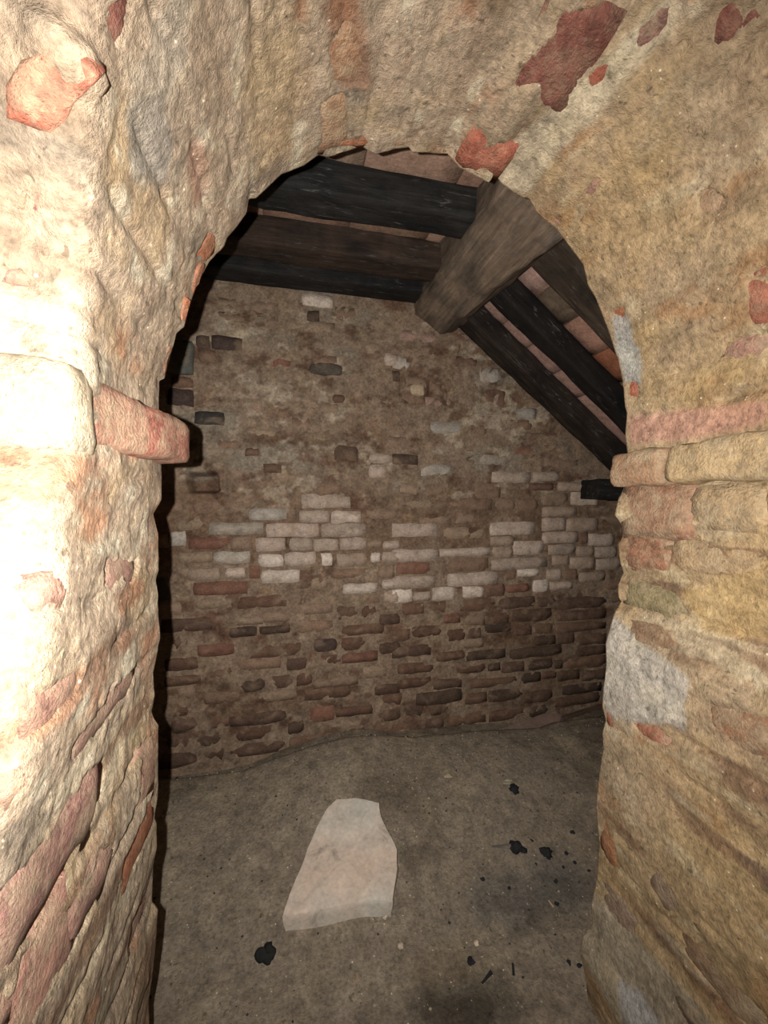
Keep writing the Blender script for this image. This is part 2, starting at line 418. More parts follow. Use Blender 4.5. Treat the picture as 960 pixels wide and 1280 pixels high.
# exposed bricks on the reveal and the vault: (visible outline in the photo, colour)
def z4(*p): return [(x * 0.2396, 980 + y * 0.2396) for x, y in p]
def z3(*p): return [(x * 0.2396, 700 + y * 0.2396) for x, y in p]
CORAL = (180, 106, 84); MAUVE = (158, 116, 104); ROSE = (180, 134, 116); RUST = (168, 104, 74); DKRED = (138, 86, 74); BUFF = (168, 126, 96)
EXPOSED = [
 ([(12,150),(60,168),(78,160),(100,122),(128,95),(120,76),(100,70),(80,100),(72,140),(40,140)], CORAL),
 ([(118,0),(165,0),(160,30),(148,60),(135,30)], DKRED),
 ([(222,414),(232,410),(241,375),(236,372),(226,395)], RUST), ([(246,318),(262,326),(282,310),(280,300),(262,290),(255,300)], RUST),
 ([(205,474),(217,436),(212,428),(203,460)], ROSE),
 ([(410,60),(420,50),(440,20),(450,60),(458,105),(425,108)], BUFF), ([(402,130),(430,112),(438,150),(432,190),(404,190)], BUFF),
 ([(572,208),(600,192),(630,176),(622,205),(612,228),(590,220)], CORAL),
 ([(634,118),(655,84),(690,45),(705,18),(740,10),(772,14),(740,62),(715,88),(680,98),(650,110)], DKRED),
 ([(730,98),(742,90),(755,88),(752,102),(735,104)], CORAL),
 ([(790,72),(800,40),(826,0),(864,0),(842,24),(815,55)], MAUVE),
 ([(890,62),(895,20),(920,0),(960,0),(960,22),(925,40)], DKRED),
 ([(868,252),(885,235),(910,250),(905,262),(885,280),(866,286),(878,262)], BUFF),
 ([(930,345),(960,330),(960,402),(938,405),(936,365)], CORAL),
 ([(898,434),(930,420),(960,412),(960,445),(920,452)], ROSE),
 ([(777,480),(792,476),(800,492),(790,508),(780,506)], CORAL),
 ([(748,382),(768,388),(782,382),(778,400),(760,402)], RUST),
 ([(730,240),(742,226),(750,224),(742,240),(732,250)], ROSE),
 ([(690,268),(700,272),(698,290),(684,282)], ROSE),
 ([(404,185),(440,175),(470,180),(468,192),(420,194)], RUST), ([(470,178),(500,180),(510,190),(480,192)], BUFF), ([(518,180),(545,182),(558,193),(520,192)], ROSE),
 # right jamb, under the impost
 ([(770,622),(780,614),(830,612),(866,620),(864,652),(830,650),(780,660),(770,650)], (162,118,92)),
 ([(868,618),(900,616),(960,612),(960,655),(900,656),(870,654)], (188,160,122)),
 ([(774,676),(800,674),(840,690),(835,712),(800,712),(776,705)], (160,112,86)),
 ([(845,690),(900,684),(960,690),(960,712),(900,716),(842,714)], (186,156,118)),
 ([(772,722),(800,725),(845,742),(862,768),(820,765),(776,752)], (146,132,96)),
 ([(770,772),(800,775),(830,790),(850,810),(815,808),(780,800)], (150,118,92)),
 ([(752,880),(762,885),(764,900),(755,900)], CORAL),
 ([(790,902),(820,908),(842,925),(835,932),(800,918)], (180,96,72)),
 ([(886,882),(920,884),(960,900),(960,955),(930,940),(890,905)], (150,108,80)),
 ([(745,1010),(752,1008),(770,1060),(762,1080),(749,1050)], (176,118,80)),
 ([(750,1118),(775,1120),(795,1150),(790,1165),(765,1150)], (140,112,98)),
 ([(812,1080),(838,1110),(848,1136),(830,1140),(812,1110)], (150,124,104)),
 ([(850,1180),(890,1210),(960,1270),(960,1300),(905,1260)], (148,116,88)),
 ([(840,1240),(860,1260),(885,1290),(860,1290)], (110,92,76)),
 # left jamb
 (z4((0,570),(160,410),(290,235),(400,90),(430,0),(535,0),(500,160),(400,380),(300,570),(130,860),(0,1000)), MAUVE),
 (z4((640,420),(740,200),(790,60),(820,0),(825,120),(790,240),(720,390),(655,510)), RUST),
 (z4((530,330),(610,340),(560,460),(510,590),(440,780),(370,760),(350,680),(440,600),(500,450)), MAUVE),
 (z4((130,900),(230,790),(350,700),(420,830),(330,960),(240,1130),(150,1270),(40,1270),(100,1080)), ROSE),
 (z4((0,0),(70,0),(65,120),(0,270)), CORAL),
 (z4((770,560),(795,430),(798,580),(700,850),(655,900),(700,700)), MAUVE),
 (z4((20,1130),(90,1080),(60,1252),(0,1290)), ROSE),
 (z3((130,150),(320,80),(330,250),(250,290),(190,270)), ROSE),
 (z3((0,960),(80,720),(300,650),(440,540),(400,680),(250,850),(100,990),(0,1070)), ROSE),
 (z3((550,0),(730,0),(700,120),(560,110)), MAUVE),
 (z3((600,650),(720,620),(640,740),(540,870),(400,1040),(380,980),(520,800)), MAUVE),
 (z3((560,1020),(545,1260),(440,1260),(410,1160)), MAUVE),
 (z3((740,960),(820,870),(828,1120),(770,1252),(725,1200)), ROSE),
 (z3((0,1180),(70,1170),(70,1290),(0,1290)), CORAL),
 (z3((200,1050),(150,1180),(80,1240),(90,1160)), ROSE),
]
exposed_specs = []
for pts, c in EXPOSED:
    q = uvpoly(pts)
    if len(q) < 3: continue
    m = mask_of(q); dsp -= 0.0046 * m
    a = np.array(q); im = int(a[:, 0].mean() / DU); exposed_specs.append((a[:, 0].min(), a[:, 0].max(), max(a[:, 1].min(), ZF[im] + 0.022), min(a[:, 1].max(), YIN - 0.004), c))
# the corner lump in the upper left stands proud
q = uvpoly([(-40,190),(60,172),(85,160),(105,125),(132,92),(110,66),(60,40),(-40,20)])
dsp += 0.020 * blur2(mask_of(q), 2)
P = base + nrm * (dsp * amp)[..., None]
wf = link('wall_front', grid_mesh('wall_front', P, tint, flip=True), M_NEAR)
tag(wf, 'thick plastered brick wall with the arched opening', 'wall', kind='structure')
for k, (u0, u1, y0, y1, c) in enumerate(exposed_specs):
    if y1 - y0 < 0.012: continue
    uc = (u0 + u1) / 2; i = min(NU - 1, int(uc / DU)); yc = (y0 + y1) / 2
    su = min(max(u1 - u0 + 0.014, 0.035), 0.16); sy = max(y1 - y0 + 0.012, 0.05)
    if y1 > YIN - 0.02: sy = y1 + 0.0 - y0 + 0.006; yc = y0 - 0.006 + sy / 2
    j = int(np.argmin(np.abs(Yg[i] - yc) + (~isrev[i]) * 9))
    lev = float(dsp_broad[i, j]) - 0.0016
    N3 = np.array([NS[i, 0], 0, NS[i, 1]]); T3 = np.array([TS[i, 0], 0, TS[i, 1]])
    loc = np.array([PS[i, 0], yc, PS[i, 1]]) + N3 * lev
    me = brick_mesh('brick', sy, su, 0.06, max(3, int(sy / 0.025)), max(2, int(su / 0.025)), 0.003, 0.005, 100 + k)
    o = link('brick', me, M_BRICK, wf, (*(0.78 * np.array(srgb(*c))), 0.35 if c in (CORAL, RUST, DKRED) else 0.8))
    frame(o, loc, (0, 1, 0), tuple(T3 if np.dot(np.cross((0, 1, 0), T3), N3) > 0 else -T3), tuple(N3))

# bricks showing on the broken corner, where the reveal turns into the front face
from mathutils.bvhtree import BVHTree
wall_tree = BVHTree.FromPolygons([tuple(v.co) for v in wf.data.vertices], [tuple(p.vertices) for p in wf.data.polygons])
def corner_brick(pts, col, proud=0.004, seed=0):
    ctr = np.mean(pts, axis=0); d = ray(*ctr); h = wall_tree.ray_cast(Vector(_C), Vector(d).normalized())
    acc = Vector(); 
    for p in pts:
        q = wall_tree.ray_cast(Vector(_C), Vector(ray(*p)).normalized())
        if q[0] is not None: acc += q[1] if q[1].dot(Vector(ray(*p))) < 0 else -q[1]
    N = np.array(acc.normalized()); L = np.array(h[0]) + N * proud
    ring = []
    for k in range(len(pts)):
        a, b = np.array(pts[k], float), np.array(pts[(k + 1) % len(pts)], float)
        for t in (0, 0.33, 0.67):
            p = a * (1 - t) + b * t; dd = ray(*p); ring.append(_C + dd * (N @ (L - _C)) / (N @ dd))
    ring = np.array(ring); c = ring.mean(axis=0); m = len(ring)
    lay = [c + (ring - c) * 0.5, c + (ring - c) * 0.9, c + (ring - c) - N * 0.003, c + (ring - c) * 1.03 - N * 0.012, c + (ring - c) * 1.0 - N * 0.05]
    V = np.array(lay); V[:3] += N * (0.004 * fbm(V[:3], 0.02, 3, 600 + seed))[..., None]
    vs = [tuple(c - c)] + [tuple(v - c) for v in V.reshape(-1, 3)]; fs = [(0, 1 + j, 1 + (j + 1) % m) for j in range(m)]
    for i in range(4):
        for j in range(m):
            a = 1 + i * m + j; b = 1 + i * m + (j + 1) % m; fs.append((a, a + m, b + m, b))
    fs.append(tuple(1 + 4 * m + j for j in range(m))[::-1])
    me = bpy.data.meshes.new('brick'); me.from_pydata(vs, [], fs); me.update()
    bm = bmesh.new(); bm.from_mesh(me); bmesh.ops.recalc_face_normals(bm, faces=bm.faces); bm.to_mesh(me); bm.free()
    o = link('brick', me, M_BRICK, wf, col); o.location = c
corner_brick([(8,148),(40,162),(62,170),(80,158),(92,130),(112,112),(128,94),(116,76),(96,64),(60,60),(24,80),(6,110)], (*srgb(160, 92, 72), 0.9), 0.004, 1)
corner_brick([(0,352),(10,336),(26,334),(36,346),(38,358),(14,356)], (*srgb(150, 108, 96), 0.9), 0.003, 2)
corner_brick([(22,262),(26,240),(32,238),(30,264)], (*srgb(160, 110, 96), 0.8), 0.002, 3)
corner_brick([(40,262),(44,238),(50,238),(46,266)], (*srgb(160, 110, 96), 0.8), 0.002, 4)
corner_brick([(223,413),(230,409),(239,375),(234,373),(227,392)], (*srgb(164, 100, 72), 0.4), 0.003, 5)
corner_brick([(206,471),(216,437),(211,430),(204,456)], (*srgb(150, 104, 84), 0.6), 0.003, 6)
corner_brick([(241,371),(248,355),(258,330),(252,330),(243,352)], (*srgb(156, 98, 74), 0.5), 0.003, 7)

# impost blocks (projecting string course where the arch springs)
def block(name, lo, hi, mat, col, parent, seg=(10, 10, 4), amp_=0.004, seed=0, rnd=0.010, warp=None, keep=False):
    """a weathered block filling lo..hi, worn edges"""
    lo = np.array(lo, float); hi = np.array(hi, float)
    bm = bmesh.new(); bmesh.ops.create_cube(bm, size=1.0)
    for ax, n in enumerate(seg):
        es = [e for e in bm.edges if abs((e.verts[0].co - e.verts[1].co)[ax]) > 0.9 / 1 and all(abs((e.verts[0].co - e.verts[1].co)[b]) < 1e-5 for b in range(3) if b != ax)]
        bmesh.ops.subdivide_edges(bm, edges=es, cuts=n - 1, use_grid_fill=True)
    V = np.array([v.co[:] for v in bm.verts]); s = hi - lo; W = V * s
    q = np.abs(W) - (s / 2 - rnd); out = np.maximum(q, 0); L = np.linalg.norm(out, axis=1)
    k = np.where(L > rnd, rnd / np.maximum(L, 1e-9), 1.0)
    W = np.sign(W) * (np.minimum(np.abs(W), s / 2 - rnd) + out * k[:, None])
    C0 = (lo + hi) / 2
    nd = np.stack([fbm(W + C0 * 3 + seed * 1.7, 0.05, 3, 50 + seed + a) for a in range(3)], -1)
    W = W + nd * amp_
    if warp is not None: W = warp(W + C0) - C0
    for v, w in zip(bm.verts, W): v.co = w
    bmesh.ops.recalc_face_normals(bm, faces=bm.faces)
    me = bpy.data.meshes.new(name); bm.to_mesh(me); bm.free()
    o = link(name, me, mat, parent, col); o.location = C0
    return o
il = on_y(240, 533, YIN); ib = on_y(232, 581, YIN)
def flush(W):
    W = W.copy(); t = sstep(0.50, 0.78, W[:, 1]); W[:, 0] -= 0.052 * (1 - t); W[:, 2] += 0.010 * (1 - t) * (W[:, 2] > 1.19); return W
block('impost_brick', (-0.30, 0.515, ib[2] + 0.001), (-0.160, YIN + 0.006, 1.234), M_BRICK, (*srgb(140, 86, 72), 0.75), wf, (6, 18, 5), 0.007, 1, 0.012, flush)
block('impost_brick', (-0.52, 0.480, 1.148), (-0.206, 0.545, 1.243), M_BRICK, srgb(176, 162, 138), wf, (12, 6, 5), 0.008, 2, 0.016)
ir = on_y(762, 572, YIN); irb = on_y(762, 606, YIN)
block('impost_brick', (0.722, 0.665, irb[2] - 0.004), (0.86, YIN + 0.008, ir[2] + 0.012), M_BRICK, srgb(158, 122, 94), wf, (8, 12, 6), 0.009, 3, 0.016)
block('impost_brick', (0.722, 0.36, irb[2] - 0.002), (0.86, 0.662, ir[2] + 0.013), M_BRICK, srgb(174, 148, 110), wf, (8, 18, 6), 0.009, 4, 0.012)

# ================================================================== CHAMBER: back wall
D = 1.86
BX0, BX1, BZ0, BZ1 = -0.97, 2.07, -0.35, 2.30
nx, nz = 480, 420
gx = np.linspace(BX0, BX1, nx); gz = np.linspace(BZ0, BZ1, nz)
GX, GZ = np.meshgrid(gx, gz, indexing='ij')
Pb = np.stack([GX, np.full_like(GX, D), GZ], -1)
wsp = np.stack([GX * 0.6, 0 * GX, GZ], -1)
up = sstep(0.95, 1.25, GZ + 0.08 * fbm(Pb, 0.4, 2, 60))              # plastered-over upper part
right_zone = sstep(1.05, 1.25, GX)
lev = 0.0050 * fbm(Pb, 0.30, 3, 61) + 0.0030 * fbm(wsp, 0.12, 2, 62, 0.5) + 0.0018 * fbm(Pb, 0.03, 3, 63, 0.6)
lev = lev + 0.0020 * up * (1 - 0.6 * right_zone)
tb = np.ones((nx, nz, 3)) * np.array(srgb(131, 112, 94))
tb = mixc(tb, srgb(104, 82, 64), sstep(0.1, 0.6, fbm(wsp, 0.22, 4, 64)))
tb = mixc(tb, srgb(134, 122, 106), sstep(0.1, 0.55, fbm(wsp, 0.16, 4, 65)) * up)
tb = mixc(tb, srgb(96, 66, 52), sstep(0.2, 0.6, fbm(wsp, 0.10, 4, 66)) * 0.7)
midz = sstep(0.80, 0.90, GZ + 0.03 * fbm(Pb, 0.2, 2, 69)) * (1 - sstep(1.10, 1.22, GZ + 0.05 * fbm(Pb, 0.2, 2, 71)))
tb = mixc(tb, srgb(112, 90, 72), midz * 0.7)
tb = mixc(tb, srgb(164, 148, 128), sstep(0.18, 0.5, fbm(wsp, 0.07, 4, 72, 0.65)) * (0.25 + 0.6 * up))
tb = mixc(tb, srgb(86, 62, 48), sstep(0.16, 0.5, fbm(wsp, 0.06, 4, 73, 0.65)) * 0.7)
tb *= 1.12 * (1.0 + 0.38 * fbm(Pb, 0.025, 3, 74, 0.7))[..., None]
def wpoly(pts): return [tuple(on_y(x, y, D)[[0, 2]]) for x, y in pts]
def wmask(pts, n=1): return blur2(inpoly(GX, GZ, wpoly(pts)).astype(float), n)
# putlog hole and sinkings
hole = wmask([(235,593),(270,591),(273,614),(236,616)], 1); lev = lev - 0.12 * hole
cx, cz = on_y(521, 487, D)[[0, 2]]
rr = np.sqrt(((GX - cx) / 1.25) ** 2 + (GZ - cz) ** 2) + 0.006 * fbm(Pb, 0.05, 3, 70)
ring = np.exp(-((rr - 0.055) / 0.014) ** 2); lev = lev - 0.016 * ring
for pts, dp in (([(384,447),(402,438),(424,444),(429,466),(410,472),(382,460)], 0.010), ([(560,475),(562,475),(562,505),(560,505)], 0.02),
                ([(570,455),(577,430),(579,431),(573,457)], 0.02), ([(585,573),(594,570),(593,578),(586,580)], 0.03),
                ([(357,672),(364,672),(362,684),(358,683)], 0.03), ([(378,744),(381,744),(380,756),(377,756)], 0.02), ([(424,760),(434,760),(432,764),(424,764)], 0.02),
                ([(442,728),(470,735),(470,742),(445,740)], 0.006)):
    mk = wmask(pts, 1); lev = lev - dp * mk
# bricks that can be read one by one: zoom-crop rectangles -> wall
def zr(ox, oy, s, rects): return [((ox + a * s, oy + b * s, ox + c * s, oy + d * s), k) for a, b, c, d, k in rects]
Z5 = zr(190, 600, 0.3229, [(375,108,520,155,'G'),(570,118,688,163,'P'),(693,120,808,165,'P'),(220,165,432,210,'G'),(440,170,648,220,'P'),(655,170,828,218,'P'),
 (400,225,518,275,'P'),(530,225,620,272,'P'),(624,228,722,275,'P'),(728,225,830,270,'P'),(835,232,892,264,'B'),(895,235,960,268,'P'),(410,288,508,335,'W'),(515,280,635,330,'P'),
 (655,282,698,330,'W'),(715,285,830,335,'P'),(848,282,885,318,'W'),(890,278,960,318,'P'),(240,278,380,325,'G'),(100,280,235,322,'B'),(140,343,265,388,'P'),
 (283,340,362,380,'P'),(375,332,418,380,'R'),(423,350,572,398,'W'),(740,402,872,440,'W'),(700,342,830,380,'B'),(875,330,940,382,'B'),(890,385,960,418,'P'),
 (900,428,960,475,'P'),(65,200,130,255,'G'),(140,220,300,268,'R'),(305,220,390,270,'B'),(160,395,370,445,'R'),(165,460,300,500,'B'),(300,570,405,608,'D'),
 (415,565,535,595,'D'),(175,635,320,680,'R'),(625,615,715,662,'K'),(735,665,875,705,'R'),(50,758,190,795,'E'),(610,875,705,935,'R'),(710,876,855,912,'E'),
 (300,905,520,945,'E'),(860,790,960,830,'E'),(620,765,800,800,'B'),(580,65,770,108,'P'),(830,110,950,150,'B'),(330,450,520,495,'E'),(540,480,700,520,'B'),(320,530,430,562,'B'),
 (420,510,535,550,'B'),(735,560,900,600,'E'),(560,545,700,590,'B'),(880,520,960,560,'E'),(880,630,960,670,'E'),(50,690,180,735,'E'),(330,690,500,735,'B'),(520,690,600,735,'E'),(380,820,560,860,'B'),(200,820,340,865,'B')])
Z6 = zr(490, 640, 0.3229, [(0,45,178,95,'P'),(380,40,552,88,'P'),(380,95,470,128,'P'),(0,145,180,190,'P'),(390,135,466,175,'P'),(470,110,585,165,'P'),(385,178,600,220,'P'),
 (15,195,145,240,'R'),(0,248,168,292,'P'),(215,235,410,282,'P'),(0,300,78,350,'W'),(82,310,150,345,'P'),(155,292,242,340,'W'),(272,288,355,330,'W'),(360,278,435,325,'R'),
 (440,280,530,312,'R'),(485,220,570,248,'W'),(545,262,605,308,'W'),(600,222,658,262,'P'),(665,222,720,262,'B'),(725,232,825,270,'P'),(612,270,700,300,'P'),(580,22,672,70,'P'),
 (675,25,800,72,'P'),(582,78,722,120,'P'),(725,80,760,122,'R'),(762,85,860,130,'P'),(604,125,710,163,'P'),(715,132,782,170,'P'),(788,135,870,175,'P'),(620,167,685,205,'P'),
 (690,175,785,218,'P'),(790,180,885,222,'P'),(465,375,618,422,'D'),(550,478,632,515,'D'),(640,465,705,510,'E'),(710,470,830,515,'E'),(455,522,655,560,'D'),(710,520,830,556,'E'),
 (285,535,440,570,'D'),(170,540,280,575,'E'),(370,585,420,615,'D'),(424,580,510,618,'E'),(525,570,620,608,'D'),(628,572,660,605,'D'),(665,562,830,605,'E'),(250,590,360,622,'E'),
 (640,612,725,650,'D'),(735,612,830,650,'E'),(500,622,575,660,'D'),(580,615,635,645,'E'),(300,642,480,676,'E'),(160,645,270,682,'E'),(660,665,810,700,'D'),(95,692,270,742,'D'),
 (375,685,505,730,'D'),(280,700,370,740,'E'),(515,690,620,735,'D'),(630,708,800,745,'D'),(200,395,265,430,'R'),(265,490,355,525,'B'),(360,430,460,465,'D'),(0,455,70,500,'E'),
 (80,440,195,482,'E'),(215,180,375,230,'B'),(185,140,380,172,'P'),(280,400,360,440,'B'),(640,330,830,372,'E'),(640,380,830,418,'E'),(640,424,830,460,'E'),(20,640,150,680,'E'),(20,585,160,625,'E'),(0,520,150,560,'E')])
Z4 = zr(490, 400, 0.3229, [(385,588,535,628,'P'),(545,588,645,624,'P'),(640,626,750,662,'P'),(690,668,800,716,'P'),(580,668,680,715,'B'),(580,724,715,760,'P'),(455,340,560,382,'G'),
 (440,388,540,425,'B'),(545,400,630,432,'B'),(480,438,640,476,'B'),(460,485,560,535,'R'),(568,485,650,530,'B'),(340,515,450,560,'G'),(225,140,330,176,'R'),(30,45,190,85,'S'),
 (530,632,625,660,'R'),(320,635,420,690,'B'),(150,395,280,440,'G'),(130,300,240,350,'S'),(270,290,350,350,'B'),(355,270,440,330,'R'),(340,190,420,240,'G'),(0,140,70,190,'G'),(240,540,330,590,'B'),(110,560,230,605,'G'),(0,520,100,560,'D')])
Z3 = zr(190, 360, 0.3229, [(580,25,700,72,'W'),(600,90,650,130,'D'),(230,190,352,240,'K'),(172,185,225,235,'D'),(178,240,245,288,'D'),(415,258,538,315,'R'),(75,345,160,385,'D'),
 (60,392,162,455,'K'),(165,480,280,528,'K'),(700,415,745,445,'D'),(360,620,415,650,'D'),(430,680,500,715,'D'),(705,612,800,668,'D'),(840,640,930,678,'P'),(900,255,950,300,'P'),
 (930,320,960,360,'D'),(580,798,740,852,'P'),(840,684,910,735,'P'),(455,450,520,500,'B'),(540,450,640,495,'B'),(260,300,380,340,'B'),(240,95,360,135,'B'),(240,40,340,80,'B'),(840,420,950,465,'B'),(660,520,780,560,'B'),(560,560,690,600,'B'),(360,540,480,580,'B'),(240,590,340,630,'B'),(180,430,330,470,'B'),(820,500,950,545,'B'),(780,560,900,600,'B')])
CLS = {'P': [(176,156,140),(164,146,130),(180,162,146),(160,140,122)], 'W': [(204,188,172),(196,180,164)], 'G': [(162,152,140),(152,140,126)], 'R': [(116,82,68),(112,86,72),(122,88,72)],
       'B': [(134,112,94),(126,102,84),(138,118,98)], 'D': [(74,60,50),(82,66,54),(90,70,56)], 'K': [(60,56,52),(72,58,52)], 'E': [(98,74,60),(106,82,66),(92,72,60)], 'S': [(150,122,108)]}
bricks = []
for rects in (Z5, Z6, Z4, Z3):
    for (x0, y0, x1, y1), k in rects:
        a = on_y(x0, (y0 + y1) / 2, D); b = on_y(x1, (y0 + y1) / 2, D); t = on_y((x0 + x1) / 2, y0, D); e = on_y((x0 + x1) / 2, y1, D)
        bricks.append([(a[0] + b[0]) / 2, (t[2] + e[2]) / 2, b[0] - a[0], t[2] - e[2], k, math.atan2(b[2] - a[2], b[0] - a[0]) * 0 + random.gauss(0, 0.012)])
nfix = len(bricks)
# the courses between them
hole_c = on_y(254, 604, D)[[0, 2]]
def clash(x, z, w, h):
    for bx, bz, bw, bh, *_ in bricks[:nfix]:
        ox = min(x + w / 2, bx + bw / 2) - max(x - w / 2, bx - bw / 2); oz = min(z + h / 2, bz + bh / 2) - max(z - h / 2, bz - bh / 2)
        if ox > 0.006 and oz > 0.006: return True
    if abs(x - hole_c[0]) < w / 2 + 0.065 and abs(z - hole_c[1]) < h / 2 + 0.042: return True
    return False
z = 0.02; row = 0
while z < 1.97:
    x = -0.62 + random.uniform(0, 0.2)
    while x < 1.80:
        w = random.choice((0.24, 0.22, 0.25, 0.12, 0.115)); 
        zz = z + 0.004 * math.sin(x * 3)
        roof_lim = 1.98 if x < 0.6 else 1.88 - 0.773 * (x + w - 0.82)
        for ww in (w, 0.12, 0.08):
            if not clash(x + ww / 2, zz, ww, 0.055) and zz + 0.03 < roof_lim:
                k = 'B' if zz > 0.62 else random.choice('EEBED')
                bricks.append([x + ww / 2, zz, ww - 0.012, 0.055, k, random.gauss(0, 0.01)]); w = ww; break
        else:
            w = 0.05
        x += w + 0.004
    z += 0.0705; row += 1
# mortar steps back a little round the readable bricks
for bx, bz, bw, bh, k, r in bricks[:nfix]:
    i0, i1 = np.searchsorted(gx, (bx - bw / 2 - 0.03, bx + bw / 2 + 0.03)); j0, j1 = np.searchsorted(gz, (bz - bh / 2 - 0.03, bz + bh / 2 + 0.03))
    sx = GX[i0:i1, j0:j1]; sz = GZ[i0:i1, j0:j1]
    dd = np.maximum(np.abs(sx - bx) - bw / 2, np.abs(sz - bz) - bh / 2)
    lev[i0:i1, j0:j1] -= (0.0025 if k in 'PWG' else 0.001) * (1 - sstep(0.002, 0.022, dd))
Pb[..., 1] = D - lev
wb = link('wall_back', grid_mesh('wall_back', Pb, tb, flip=False), M_FAR)
tag(wb, 'old brick wall closing the dark chamber', 'wall', kind='structure')
VARI = {}
def levat(x, z): return float(lev[min(nx - 1, max(0, int((x - BX0) / (BX1 - BX0) * (nx - 1)))), min(nz - 1, max(0, int((z - BZ0) / (BZ1 - BZ0) * (nz - 1))))])
for n, (bx, bz, bw, bh, k, r) in enumerate(bricks):
    v = n % 5; key = (round(bw / 0.02), v)
    if key not in VARI: VARI[key] = brick_mesh('brick', 1.0 * round(bw / 0.02) * 0.02, 0.06, 0.05, 5, 2, 0.0035, 0.004, 500 + len(VARI)); VARI[key].materials.append(M_FBRICK)
    proud = {'P': 0.0085, 'W': 0.010, 'G': 0.0075, 'R': 0.006, 'K': 0.007, 'D': 0.006, 'E': 0.0055, 'S': 0.006}.get(k, 0.0045)
    if n >= nfix: proud = random.uniform(0.001, 0.0055) if bz < 1.12 else random.uniform(-0.0035, 0.003)
    if n < nfix and bz > 1.2 and k in 'BGRS': proud -= 0.004
    c = np.array(srgb(*random.choice(CLS[k]))) * random.uniform(0.95, 1.18) * (1.35 if (k == 'D' and bz > 1.15) else 1.0)
    o = link('brick', VARI[key], None, wb, tuple(c))
    cr, sr = math.cos(r), math.sin(r); s = bw / (round(bw / 0.02) * 0.02); t = bh / 0.06
    frame(o, (bx, D - max(levat(bx, bz), -0.004) - proud, bz), (cr * s, 0, sr * s), (-sr * t, 0, cr * t), (0, -1, 0))
# stone blocks in the wall that are not bricks
o = block('wall_stone', (cx - 0.036, D - 0.012, cz - 0.030), (cx + 0.040, D + 0.04, cz + 0.030), M_FBRICK, srgb(190, 168, 140), wb, (5, 3, 4), 0.006, 9, 0.022)
a = on_y(386, 452, D); b = on_y(428, 470, D)
block('wall_stone', (a[0], D - 0.018, b[2]), (b[0], D + 0.04, a[2] - 0.004), M_FBRICK, srgb(84, 76, 66), wb, (6, 3, 4), 0.010, 10, 0.016)
a = on_y(206, 424, D); b = on_y(246, 470, D)
block('wall_stone', (a[0] - 0.05, D - 0.030, b[2]), (b[0] - 0.006, D + 0.04, a[2]), M_FBRICK, srgb(92, 92, 84), wb, (5, 3, 6), 0.010, 11, 0.02)
a = on_y(198, 724, D); b = on_y(214, 750, D)
block('wall_stone', (a[0] - 0.1, D - 0.022, b[2]), (b[0], D + 0.04, a[2]), M_FBRICK, srgb(70, 66, 60), wb, (4, 3, 4), 0.006, 12, 0.012)

# side walls of the chamber
for nm, X, lab, sgn in (('wall_left', -0.95, 'rough side wall of the chamber beside the flat joists', 1), ('wall_right', 2.05, 'rough low side wall of the chamber under the rafters', -1)):
    yy = np.linspace(YIN - 0.05, D + 0.03, 90); zz = np.linspace(-0.35, 2.3, 180)
    A, B = np.meshgrid(yy, zz, indexing='ij'); Q = np.stack([np.full_like(A, X), A, B], -1)
    cl = np.abs(((B / 0.0705) % 1) - 0.5) * 2
    Q[..., 0] += sgn * (0.006 * fbm(Q, 0.2, 4, 80) - 0.006 * sstep(0.75, 1.0, cl))
    tt = mixc(np.ones(A.shape + (3,)) * np.array(srgb(122, 102, 84)), srgb(96, 70, 54), sstep(0, 0.5, fbm(Q, 0.2, 4, 81)))
    o = link(nm, grid_mesh(nm, Q, tt, flip=(sgn < 0)), M_FAR); tag(o, lab, 'wall', kind='structure')

# ================================================================== FLOOR
crest_px = [(150,985),(245,972),(300,966),(340,952),(380,938),(430,924),(470,921),(520,924),(560,920),(620,914),(680,912),(700,904),(735,899),(755,896),(800,892)]
YC = 1.66
cr = np.array([on_y(x, y, YC)[[0, 2]] for x, y in crest_px])
def floor_z(X, Y):
    X = np.asarray(X, float); Y = np.asarray(Y, float)
    top = np.interp(X, cr[:, 0], cr[:, 1])
    rise = sstep(0.95, YC, Y); zf = -0.075 + (top + 0.075) * (0.35 * np.clip((Y - 0.75) / (YC - 0.75), 0, 1) + 0.65 * rise)
    back = sstep(YC, YC + 0.14, Y)
    zf = zf - back * (0.075 + 0.03 * sstep(0.2, -0.3, X))
    return np.where(Y < 0.75, -0.075, zf)
fx = np.linspace(-1.3, 2.2, 440); fy = np.r_[np.linspace(-1.2, 0.6, 60)[:-1], np.linspace(0.6, D + 0.02, 260)]
A, B = np.meshgrid(fx, fy, indexing='ij')
Q = np.stack([A, B, floor_z(A, B)], -1)
Q[..., 2] += (0.007 * fbm(Q, 0.25, 3, 90) + 0.0042 * fbm(Q, 0.06, 4, 91, 0.6)) * sstep(0.0, 0.1, np.abs(B - YC) + 0.06)
tf = np.ones(A.shape + (3,)) * np.array(srgb(134, 122, 106))
tf = mixc(tf, srgb(112, 100, 86), sstep(0, 0.5, fbm(Q, 0.35, 4, 92)))
tf = mixc(tf, srgb(150, 138, 116), sstep(0.25, 0.6, fbm(Q, 0.10, 4, 93)) * sstep(1.0, 1.4, B) * 0.7)
tf = mixc(tf, srgb(156, 142, 120), sstep(0.12, 0.5, fbm(Q, 0.16, 4, 96, 0.6)) * sstep(1.0, 1.35, B) * 0.55)
tf = mixc(tf, srgb(92, 82, 70), sstep(0.10, 0.5, fbm(Q, 0.20, 4, 97, 0.6)) * 0.6)
tf *= (1.0 + 0.22 * fbm(Q, 0.04, 3, 98, 0.7))[..., None]
